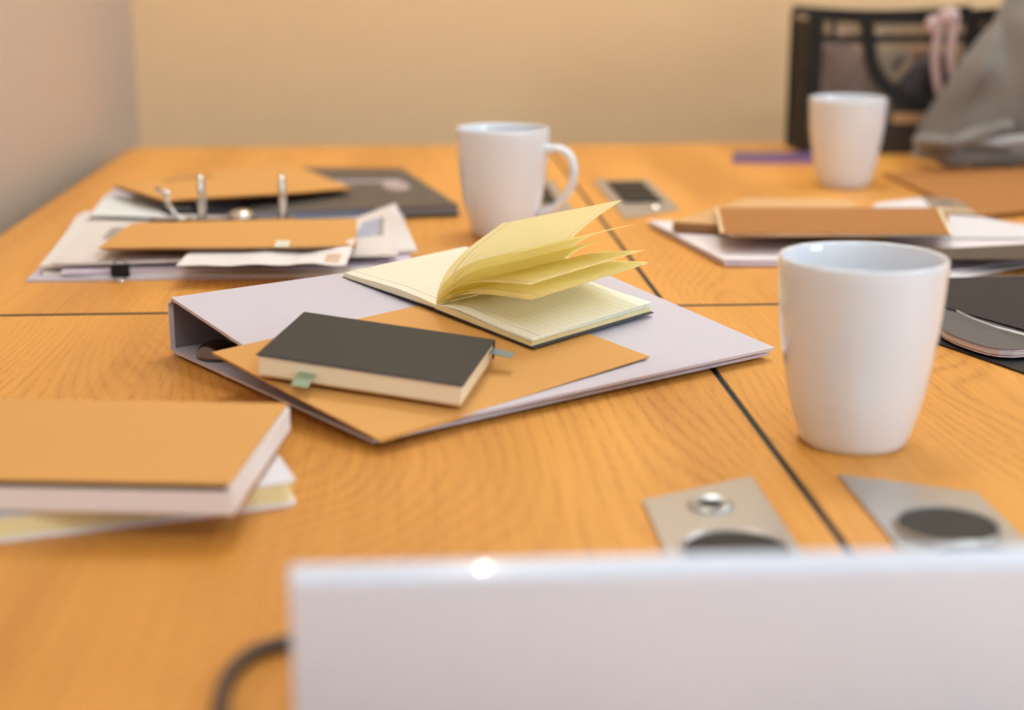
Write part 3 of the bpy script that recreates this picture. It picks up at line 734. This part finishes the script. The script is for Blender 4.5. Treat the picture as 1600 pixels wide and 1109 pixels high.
b = NB(); sheet(b, quad(P(1360, 326, .0086), P(1478, 333, .0092), P(1443, 308, .0092), P(1370, 317, .0086), amp=.0004, seed=4), 6, 6, .0005)
tag(obj('paper_sheet', b, WHITE, smooth=60), 'pointed white sheet corner behind the brown kraft book', 'paper')
# lower pale kraft booklet and upper brown one
a_ = [P(1058, 352, .0150), P(1130, 362, .0155), P(1230, 316, .0150), P(1100, 318, .0150)]
kA = [P(1050, 346, .0165), P(1380, 366, .0165), P(1330, 312, .0165), P(1170, 309, .0165)]
t = thing('kraft_booklet', 'pale kraft booklet at the bottom of the pair behind the nearest mug', 'booklet', tuple((kA[0]+kA[1]+kA[2]+kA[3])/4-Vector((0, 0, .009))))
b = NB(); sheet(b, quad(*kA), 10, 6, .0008); obj('front_cover', b, KRAFT_P, t)
dz = Vector((.001, .001, -.0009)); b = NB(); sheet(b, quad(*[p+dz for p in kA]), 10, 6, .0072); obj('page_block', b, mat('brown_page_edges', (.36, .18, .07), .8), t)
dz = Vector((0, 0, -.0083)); b = NB(); sheet(b, quad(*[p+dz for p in kA]), 10, 6, .0006); obj('back_cover', b, KRAFT_D, t)
kB = [P(1131, 364, .0230), P(1484, 365, .0230), P(1464, 324, .0225), P(1122, 324, .0225)]
t = thing('kraft_booklet', 'brown kraft booklet on top of the pair behind the nearest mug', 'booklet', tuple((kB[0]+kB[1]+kB[2]+kB[3])/4-Vector((0, 0, .006))))
b = NB(); sheet(b, quad(*kB, bulge=.001), 10, 6, .0008); obj('front_cover', b, KRAFT_D, t, smooth=60)
b = NB(); sheet(b, lambda u, v: kB[0].lerp(kB[3], v)+Vector((-.0030+.0035*u, .001, .0002)), 2, 6, .0010); obj('spine', b, mat('pale_spine_tape', (.72, .50, .30), .6), t, 'paler folded spine')
dz = Vector((.004, .003, -.0012)); b = NB(); sheet(b, quad(*[p+dz for p in kB], bulge=.001), 10, 6, .0018); obj('page_block', b, CREAM, t, smooth=60)
dz = Vector((.0, .0, -.0034)); b = NB(); sheet(b, quad(kB[0]+dz+Vector((.008, 0, 0)), kB[1]+dz+Vector((.003, .012, .001)), kB[2]+dz+Vector((.008, -.01, 0)), kB[3]+dz, bulge=.0006), 10, 6, .0009); obj('back_cover', b, KRAFT_D, t, smooth=60)
# taupe folded file, its dark fold facing us
tf = [P(1380, 402, .0200), P(1660, 404, .0280), P(1660, 386, .0260), P(1440, 388, .0200)]
b = NB(); TAUPE = mat('taupe_card', (.12, .09, .065), .85, spec=.15); sheet(b, quad(P(1400, 404, .0125), P(1660, 404, .0150), P(1660, 378, .0150), P(1400, 392, .0125)), 8, 4, .0012)
tag(obj('card_folder', b, TAUPE, smooth=40), 'taupe grey card folder edge right of the nearest mug rim', 'folder')
b = NB(); sheet(b, quad(P(1420, 437, .0020), P(1500, 434, .0020), P(1660, 404, .0040), P(1420, 408, .0040)), 8, 6, .0010)
tag(obj('paper_sheet', b, WHITE), 'white sheet under the taupe folder by the nearest mug', 'paper')
b = NB(); sheet(b, quad(P(1430, 431, .0035), P(1560, 412, .0040), P(1640, 404, .0045), P(1430, 415, .0040)), 8, 6, .0008)
tag(obj('paper_sheet', b, PINKP), 'pale lilac sheet between the white sheet and the taupe folder', 'paper')

# black plastic file with papers, right edge
bf = [P(1455, 532, .0014), P(1660, 602, .0014), P(1700, 440, .0014), P(1430, 440, .0014)]
t = thing('document_file', 'black plastic document file with grey papers right of the nearest mug', 'file', tuple((bf[0]+bf[1]+bf[2]+bf[3])/4))
b = NB(); sheet(b, quad(*bf), 8, 8, .0010, ); obj('back_cover', b, BLKPL, t)
GRAPH = mat('graphite_sheet', (.12, .11, .11), .55, spec=.25, noise_amt=.05, nscale=30); PNK = mat('pinkish_page_edge', (.70, .56, .58), .7)
def outl(z, dx=0, dy=0):
    pts = [(1464, 505), (1468, 511), (1478, 518), (1492, 525), (1508, 531), (1526, 537), (1544, 542), (1562, 545), (1585, 546), (1610, 544), (1700, 520), (1700, 432), (1540, 430), (1450, 440)]
    return [tuple((P(x, y, .0083)+Vector((dx, dy, 0)))[:2]) for x, y in pts]
for k in range(5):
    zz = .0030+.0010*k
    obj('inner_sheet', prism(NB(), outl(zz, .0004*math.sin(k*2), .0008*math.sin(k*1.7)), zz, zz+.0007), PNK if k != 2 else WHITEB, t, 'pinkish white leaf')
obj('front_cover', prism(NB(), outl(.0083), .0079, .0084, .0001), GRAPH, t, 'graphite grey glossy cover sheet')
s0 = [P(x, y, .0103) for x, y in ((1494, 487), (1520, 499), (1555, 512), (1600, 524), (1660, 535))]
b = NB(); sheet(b, lambda u, v: (s0[min(int(u*4), 3)].lerp(s0[min(int(u*4), 3)+1], u*4-min(int(u*4), 3)))+Vector((0, .0035*v*u, .0002+.001*v)), 12, 2, .0005); obj('paper_edge', b, WHITED, t, 'thin white curved paper edge')
bkp = [P(1500, 500, .0145), P(1640, 520, .0150), P(1680, 436, .0150), P(1470, 440, .0145)]
b = NB(); sheet(b, quad(P(1470, 478, .0094), P(1700, 543, .0100), P(1700, 430, .0110), P(1440, 434, .0100), bulge=.003), 8, 8, .0005); obj('dim_reflection_sheet', b, mat('dim_reflection_black', (.022, .020, .026), .55, spec=.2), t, 'added black sheet for the dimmer reflection on the bent cover')  # added sheet; its black stands for weaker reflection where the cover bends

# large kraft envelope, far right
ke = [P(1525, 336, .0030), P(1720, 322, .0030), P(1700, 262, .0030), P(1385, 268, .0030)]
b = NB(); sheet(b, quad(P(1528, 336, .0050), P(1720, 318, .0060), P(1700, 256, .0030), P(1378, 270, .0030)), 10, 8, .0022)
tag(obj('kraft_envelope', b, KRAFT_D, smooth=60), 'large flat brown kraft envelope in front of the grey jacket', 'envelope')
b = NB(); CARD = layer(mat('pictured_card', (.30, .22, .16), .5), [(M_rect(0, 0, 1, .35, .9), (.58, .40, .24)), (M_rect(.3, .5, .7, .8, .7), (.12, .10, .09))])
sheet(b, quad(P(1462, 331, .0100), P(1528, 335, .0100), P(1496, 311, .0100), P(1440, 307, .0100)), 4, 4, .0008)
tag(obj('postcard', b, CARD), 'small dark picture card beside the pointed white sheet', 'card')
# slim purple notebook
pn = [P(1144, 249, .0060), P(1290, 249, .0060), P(1290, 238, .0060), P(1146, 237, .0060)]
t = thing('slim_notebook', 'slim purple notebook lying left of the farthest mug', 'notebook', tuple((pn[0]+pn[1]+pn[2]+pn[3])/4-Vector((0, 0, .006))))
b = NB(); sheet(b, quad(*pn), 2, 2, .0010); obj('front_cover', b, mat('dark_purple_cover', (.12, .07, .17), .5), t)
dz = Vector((0, 0, -.0012)); b = NB(); sheet(b, quad(*[p+dz for p in pn]), 2, 2, .0046); obj('page_block', b, mat('lilac_edges', (.40, .22, .46), .6), t)

# ---------------------------------------------------------------- clear tote bag
YB = 1.935; YD = 2.035
def bp_(px, py, y=YB): return PY(px, py, y)
tl = bp_(1270, 12); tr = bp_(1556, 12); zt = tl.z; xl, xr = tl.x, tr.x+.006
t = thing('tote_bag', 'clear plastic tote bag with black trim against the beige wall', 'bag', ((xl+xr)/2, (YB+YD)/2, 0))
FAB = mat('black_webbing', (.010, .009, .009), .8, noise_amt=.2, nscale=600, bump=.3)
MESHF = mat('dark_brown_fabric', (.045, .032, .026), .8, noise_amt=.1)
PVC = D.materials.new('clear_vinyl'); PVC.use_nodes = True; nt = PVC.node_tree
tr_ = nt.nodes.new('ShaderNodeBsdfTransparent'); tr_.inputs[0].default_value = (.80, .78, .76, 1); gl = nt.nodes.new('ShaderNodeBsdfGlossy'); gl.inputs['Roughness'].default_value = .12
ms = nt.nodes.new('ShaderNodeMixShader'); fz = nt.nodes.new('ShaderNodeFresnel'); fz.inputs[0].default_value = 1.5
nzz = nt.nodes.new('ShaderNodeTexNoise'); nzz.inputs['Scale'].default_value = 18; bpz = nt.nodes.new('ShaderNodeBump'); bpz.inputs['Strength'].default_value = .3; bpz.inputs['Distance'].default_value = .01
nt.links.new(nzz.outputs[0], bpz.inputs['Height']); nt.links.new(bpz.outputs[0], gl.inputs['Normal'])
nt.links.new(fz.outputs[0], ms.inputs[0]); nt.links.new(tr_.outputs[0], ms.inputs[1]); nt.links.new(gl.outputs[0], ms.inputs[2]); nt.links.new(ms.outputs[0], nt.nodes['Material Output'].inputs[0])
sag = lambda x: zt-.006*math.sin(math.pi*min(1, max(0, (x-xl)/(xr-xl))))
def panelf(za, zb, y, xa=None, xb=None):
    xa = xl if xa is None else xa; xb = xr if xb is None else xb
    return lambda u, v: Vector((xa+(xb-xa)*u, y, za(xa+(xb-xa)*u)*(1-v)+zb(xa+(xb-xa)*u)*v))
zb1 = bp_(1300, 61).z; zb2 = bp_(1300, 190).z
b = NB(); sheet(b, panelf(lambda x: zb2, lambda x: sag(x)-.010, YB), 8, 4, .0006); obj('front_panel', b, PVC, t)
b = NB(); sheet(b, panelf(lambda x: .004, lambda x: sag(x)-.010, YD), 8, 4, .0006); obj('back_panel', b, PVC, t)
for xx in (xl, xr):
    b = NB(); sheet(b, lambda u, v, xx=xx: Vector((xx+(.0 if xx == xr else 0), YB+(YD-YB)*u, .004+(zt-.02)*v)), 3, 3, .0006); obj('side_panel', b, FAB if xx == xl else PVC, t)
def band(f, wd, n=20, th=.003):
    return f
b = NB(); sheet(b, panelf(lambda x: sag(x)-.015, lambda x: sag(x), YB-.0012), 16, 1, .003); obj('top_trim', b, FAB, t)
b = NB(); sheet(b, panelf(lambda x: sag(x)-.011, lambda x: sag(x), YD+.0012), 16, 1, .003); obj('top_trim', b, FAB, t)
b = NB(); sheet(b, panelf(lambda x: zb1-.005, lambda x: zb1+.005, YB-.0012), 8, 1, .0025); obj('pocket_trim', b, FAB, t)
for xa, wdt in ((xl, .015), (xr-.010, .010), (bp_(1298, 50).x, .006)):
    lo2 = .004 if wdt != .006 or xa > xr-.01 else zb1
    b = NB(); box(b, (xa, YB-.003, lo2), (xa+wdt, YB-.0005, sag(xa)-.004), .0005); obj('side_trim', b, FAB, t)
sx_ = PY(1247, 100, YD).x
b = NB(); box(b, (xl-.003, YD-.010, .004), (xl+.001, YD+.002, zt-.006), .001); box(b, (xl-.003, YB+.0, .004), (xl, YB+.012, zt-.006), .001); obj('side_trim', b, FAB, t)
b = NB(); box(b, (xl-.002, YB-.0035, 0), (xr+.001, YD+.002, .004), .001); box(b, (xl, YB-.004, .003), (xr, YB-.001, zb2), .0005); obj('base_panel', b, MESHF, t, 'dark fabric base of the bag')
b = NB(); box(b, (bp_(1392, 180).x, YB-.0052, bp_(1392, 192).z), (bp_(1455, 180).x, YB-.0042, bp_(1392, 176).z), .0003); obj('base_stripe', b, mat('tan_patch', (.50, .30, .15), .7), t, 'tan strip on the base')
def strap(pts, wd=.011, th=.0022):
    b = NB(); P_ = []
    for i in range(len(pts)-1):
        p0, p1, p2, p3 = pts[max(i-1, 0)], pts[i], pts[i+1], pts[min(i+2, len(pts)-1)]
        for s in (0, .25, .5, .75):
            P_.append(tuple(.5*((2*p1[j])+(-p0[j]+p2[j])*s+(2*p0[j]-5*p1[j]+4*p2[j]-p3[j])*s*s+(-p0[j]+3*p1[j]-3*p2[j]+p3[j])*s**3) for j in (0, 1, 2)))
    P_.append(tuple(pts[-1]))
    n = len(P_); A = []
    for i, p in enumerate(P_):
        tt = Vector(P_[min(i+1, n-1)])-Vector(P_[max(i-1, 0)]); tt.y = 0; tt.normalize(); sd = Vector((tt.z, 0, -tt.x))
        A.append([b.verts.new(Vector(p)+sd*wd/2*a_+Vector((0, th*c_, 0))) for a_, c_ in ((-1, 0), (1, 0), (1, 1), (-1, 1))])
    for q, r in zip(A, A[1:]):
        for k in range(4): b.faces.new((q[k], q[(k+1) % 4], r[(k+1) % 4], r[k]))
    b.faces.new(A[0]); b.faces.new(A[-1][::-1]); return b
hp = [bp_(x, y, YB-.0075) for x, y in ((1352, 20), (1358, 60), (1362, 95), (1378, 127), (1410, 153), (1450, 166), (1490, 155), (1512, 120), (1518, 70), (1520, 20))]
obj('handle', strap([tuple(p) for p in hp], .0175), FAB, t, 'wide black webbing strap hanging down the front')
# contents, seen through the vinyl
PNKF = mat('dusty_pink_fabric', (.52, .34, .28), .8, noise_amt=.1, nscale=60); DKB = mat('dark_brown_pouch', (.06, .045, .05), .6, noise_amt=.2, nscale=50); TANP = mat('pale_wood', (.62, .40, .22), .5); BRIS = mat('orange_brown_bristle', (.45, .19, .06), .8, noise_amt=.3, nscale=300); BEI = mat('beige_fabric', (.55, .43, .28), .8, noise_amt=.1, nscale=60)
cA = PY(1308, 120, 1.985); b = lump((cA.x, 1.985, .0755), (.036, .030, .075), 1, 4, .7)
tag(obj('pouch', b, PNKF, smooth=True), 'dusty pink pouch inside the clear bag behind the farthest mug', 'pouch')
cB = PY(1447, 110, 1.99); b = lump((cB.x, 1.995, .066), (.052, .026, .062), 5, 4, .7)
tag(obj('pouch', b, DKB, smooth=True), 'dark brown pouch inside the clear bag', 'pouch')
cC = PY(1385, 80, 1.985); b = lump((cC.x-.006, 1.995, .078), (.018, .026, .078), 9, 4, .75)
tag(obj('pouch', b, BEI, smooth=True), 'beige pouch inside the clear bag between the pink and dark ones', 'pouch')
a_, e_ = PY(1385, 138, 1.955), PY(1425, 95, 1.955); h_ = PY(1440, 75, 1.955)
t2 = thing('hair_brush', 'pale wooden brush leaning diagonally inside the clear bag', 'brush', tuple(a_))
b = NB(); tube(b, [a_, a_.lerp(e_, .3), a_.lerp(e_, .7), e_], [.0055, .0065, .0062, .0058], 14, flat=.7); obj('handle', b, TANP, t2, smooth=40)
b = NB(); tube(b, [e_, e_.lerp(h_, .3), e_.lerp(h_, .8), h_], [.007, .0115, .0115, .007], 14, flat=.7); obj('bristle_head', b, BRIS, t2, smooth=40)
# pink ribbon scarf tied to the bag
RIB = mat('pink_ribbon', (.62, .44, .43), .55, noise_amt=.06, nscale=120)
t2 = thing('ribbon_scarf', 'pale pink ribbon tied over the rim of the clear bag', 'scarf', tuple(bp_(1482, 150, YB-.014)))
yk = YB-.014
b = lump(tuple(bp_(1482, 26, yk)), (.015, .008, .011), 3, 3, .9); obj('knot', b, RIB, t2, smooth=True)
b = lump(tuple(bp_(1457, 38, yk)), (.009, .006, .011), 8, 3, .9); obj('bow_loop', b, RIB, t2, smooth=True)
obj('ribbon_tail', strap([tuple(bp_(x, y, yk)) for x, y in ((1468, 38), (1463, 75), (1462, 110), (1470, 150))], .0100), RIB, t2)
obj('ribbon_tail', strap([tuple(bp_(x, y, yk-.004)) for x, y in ((1492, 34), (1486, 75), (1487, 110), (1496, 140))], .0105), RIB, t2)
b = lump(tuple(bp_(1516, 35, YB+.02)), (.010, .010, .012), 13, 3, .9)
for v in b.verts: pass
obj('fabric_end', b, RIB, t2, 'pale pink fabric end behind the vinyl', smooth=True)

# ---------------------------------------------------------------- grey jacket heaped at the right
JK = mat('grey_brown_jacket_cloth', (.185, .160, .140), .75, noise_amt=.10, nscale=120, bump=.25, sheen=.3)
JY = 1.868
def jpt(px, py, y): q = PY(px, py, y); return q
t = thing('jacket', 'grey-brown jacket heaped beside the clear bag at the right edge', 'jacket', tuple(jpt(1560, 250, 1.80)[:2])+(0,))
sil = [(1432, 222), (1438, 205), (1452, 180), (1475, 140), (1500, 100), (1530, 62), (1555, 30), (1575, -5), (1600, -40), (1640, -75), (1690, -95), (1740, -95)]
b = NB()
nx, na = 60, 40
def silp(u):
    x = u*(len(sil)-1); i = min(int(x), len(sil)-2); f = x-i
    return (sil[i][0]*(1-f)+sil[i+1][0]*f, sil[i][1]*(1-f)+sil[i+1][1]*f)
rows = []
for i in range(nx+1):
    u = i/nx; px, py = silp(u); q = jpt(px, py, JY+.03)
    dep = .035+.085*min(1, u*2.2); X = q.x; Hh = max(q.z, .012)
    row = []
    df, db = .020+.075*min(1, u*2.0), .012+.020*min(1, u*2.0)
    for j in range(na+1):
        a = math.pi*j/na; ca_ = math.cos(a)
        yy = JY+.03-(df if ca_ > 0 else db)*ca_; zz = Hh*max(0, math.sin(a))**.8
        slope = Vector((X-.55, yy-1.7, zz))
        fold = .013*math.sin((zz*.75-(X-.6)*1.0)*62+3.0*noise.noise(slope*9))+.020*noise.noise(slope*8)+.006*noise.noise(slope*26)
        k = min(1, math.sin(a)*1.8)*min(1, u*5+.15)
        row.append(b.verts.new((X+fold*.25*k, yy-fold*k*(1 if ca_ > 0 else -.3), max(.001, zz+fold*.35*k*math.sin(a)))))
    rows.append(row)
for r0, r1 in zip(rows, rows[1:]):
    for j in range(na): b.faces.new((r0[j], r0[j+1], r1[j+1], r1[j]))
b.faces.new(rows[0]); b.faces.new(rows[-1][::-1])
for r0, r1 in zip(rows, rows[1:]): b.faces.new((r0[0], r1[0], r1[-1], r0[-1]))
obj('body', b, JK, t, smooth=50)
# rolled sleeve at the bottom and the paler lining fold
def roll(path, r, mat_, nm, lb=None, amp=.004, seed=0, sq=.75):
    b = NB(); P_ = []; R_ = []
    for i in range(len(path)-1):
        for s in (0, .2, .4, .6, .8):
            P_.append(Vector(path[i]).lerp(Vector(path[i+1]), s)); R_.append(r[i]*(1-s)+r[i+1]*s)
    P_.append(Vector(path[-1])); R_.append(r[-1])
    tube(b, P_, R_, 20, flat=sq)
    for v in b.verts:
        v.co += Vector((0, .4, 1))*amp*noise.noise(v.co*28+Vector((seed, 0, 0)))+Vector((0, 0, 1))*amp*.6*noise.noise(v.co*60)
        v.co.z = max(v.co.z, .0008)
    return obj(nm, b, mat_, t, lb, smooth=True)
roll([P(1448, 238, .018), P(1478, 244, .018), P(1530, 243, .016), P(1600, 240, .015), P(1680, 236, .015)], [.010, .019, .018, .015, .015], JK, 'sleeve', 'rolled sleeve along the table')
roll([P(1436, 218, .030), P(1450, 222, .034), P(1485, 224, .036), P(1525, 213, .042), P(1575, 196, .052)], [.008, .012, .013, .012, .009], JK, 'cuff', None, .003, 5)
roll([P(1500, 228, .030), P(1535, 222, .034), P(1600, 221, .034), P(1680, 222, .034)], [.004, .012, .013, .013], mat('pale_grey_lining', (.36, .34, .33), .6, noise_amt=.08), 'lining', 'paler lining fold', .003, 9, .5)

# ---------------------------------------------------------------- foreground: white box and a dark cable
BOXM = mat('glossy_white_plastic', (.72, .78, .91), .22, coat=.9, noise_amt=.01)
fx0 = P(450, 912, .0570)
t = thing('storage_box', 'long glossy white box across the bottom foreground, heavily out of focus', 'box', (fx0.x+.15, fx0.y+.011, 0))
b = NB(); Mx = Matrix(((0, 0, 1, 0), (1, 0, 0, 0), (0, 1, 0, 0), (0, 0, 0, 1)))
prism(b, [(fx0.y, .0042), (fx0.y+.0095, .0042), (fx0.y+.0095, .0585), (fx0.y+.0078, .0606), (fx0.y+.0005, .0572), (fx0.y, .0560)], fx0.x, fx0.x+.30, .0010, 3, Mx); obj('lid', b, BOXM, t, smooth=50)
b = NB(); box(b, (fx0.x+.0006, fx0.y+.0006, 0), (fx0.x+.2994, fx0.y+.0091, .0038), .0012, 3); obj('tray', b, BOXM, t, smooth=50)
cb = [P(x, y, .0030) for x, y in ((520, 985), (470, 1000), (440, 1006), (405, 1016), (375, 1035), (355, 1062), (346, 1095), (345, 1130), (352, 1170), (375, 1220), (430, 1270))]
pts = []
for i in range(len(cb)-1):
    for s in (0, .25, .5, .75): 
        p0, p1, p2, p3 = cb[max(i-1, 0)], cb[i], cb[i+1], cb[min(i+2, len(cb)-1)]
        pts.append(.5*((2*p1)+(-p0+p2)*s+(2*p0-5*p1+4*p2-p3)*s*s+(-p0+3*p1-3*p2+p3)*s**3))
pts.append(cb[-1])
pts = [p for p in pts if p.y < fx0.y-.004 or p.x < fx0.x-.004]
b = NB(); tube(b, pts, .0030, 12)
tag(obj('cable', b, mat('dark_brown_cable', (.07, .035, .02), .5), smooth=True), 'dark looped cable on the table left of the white box', 'cable')
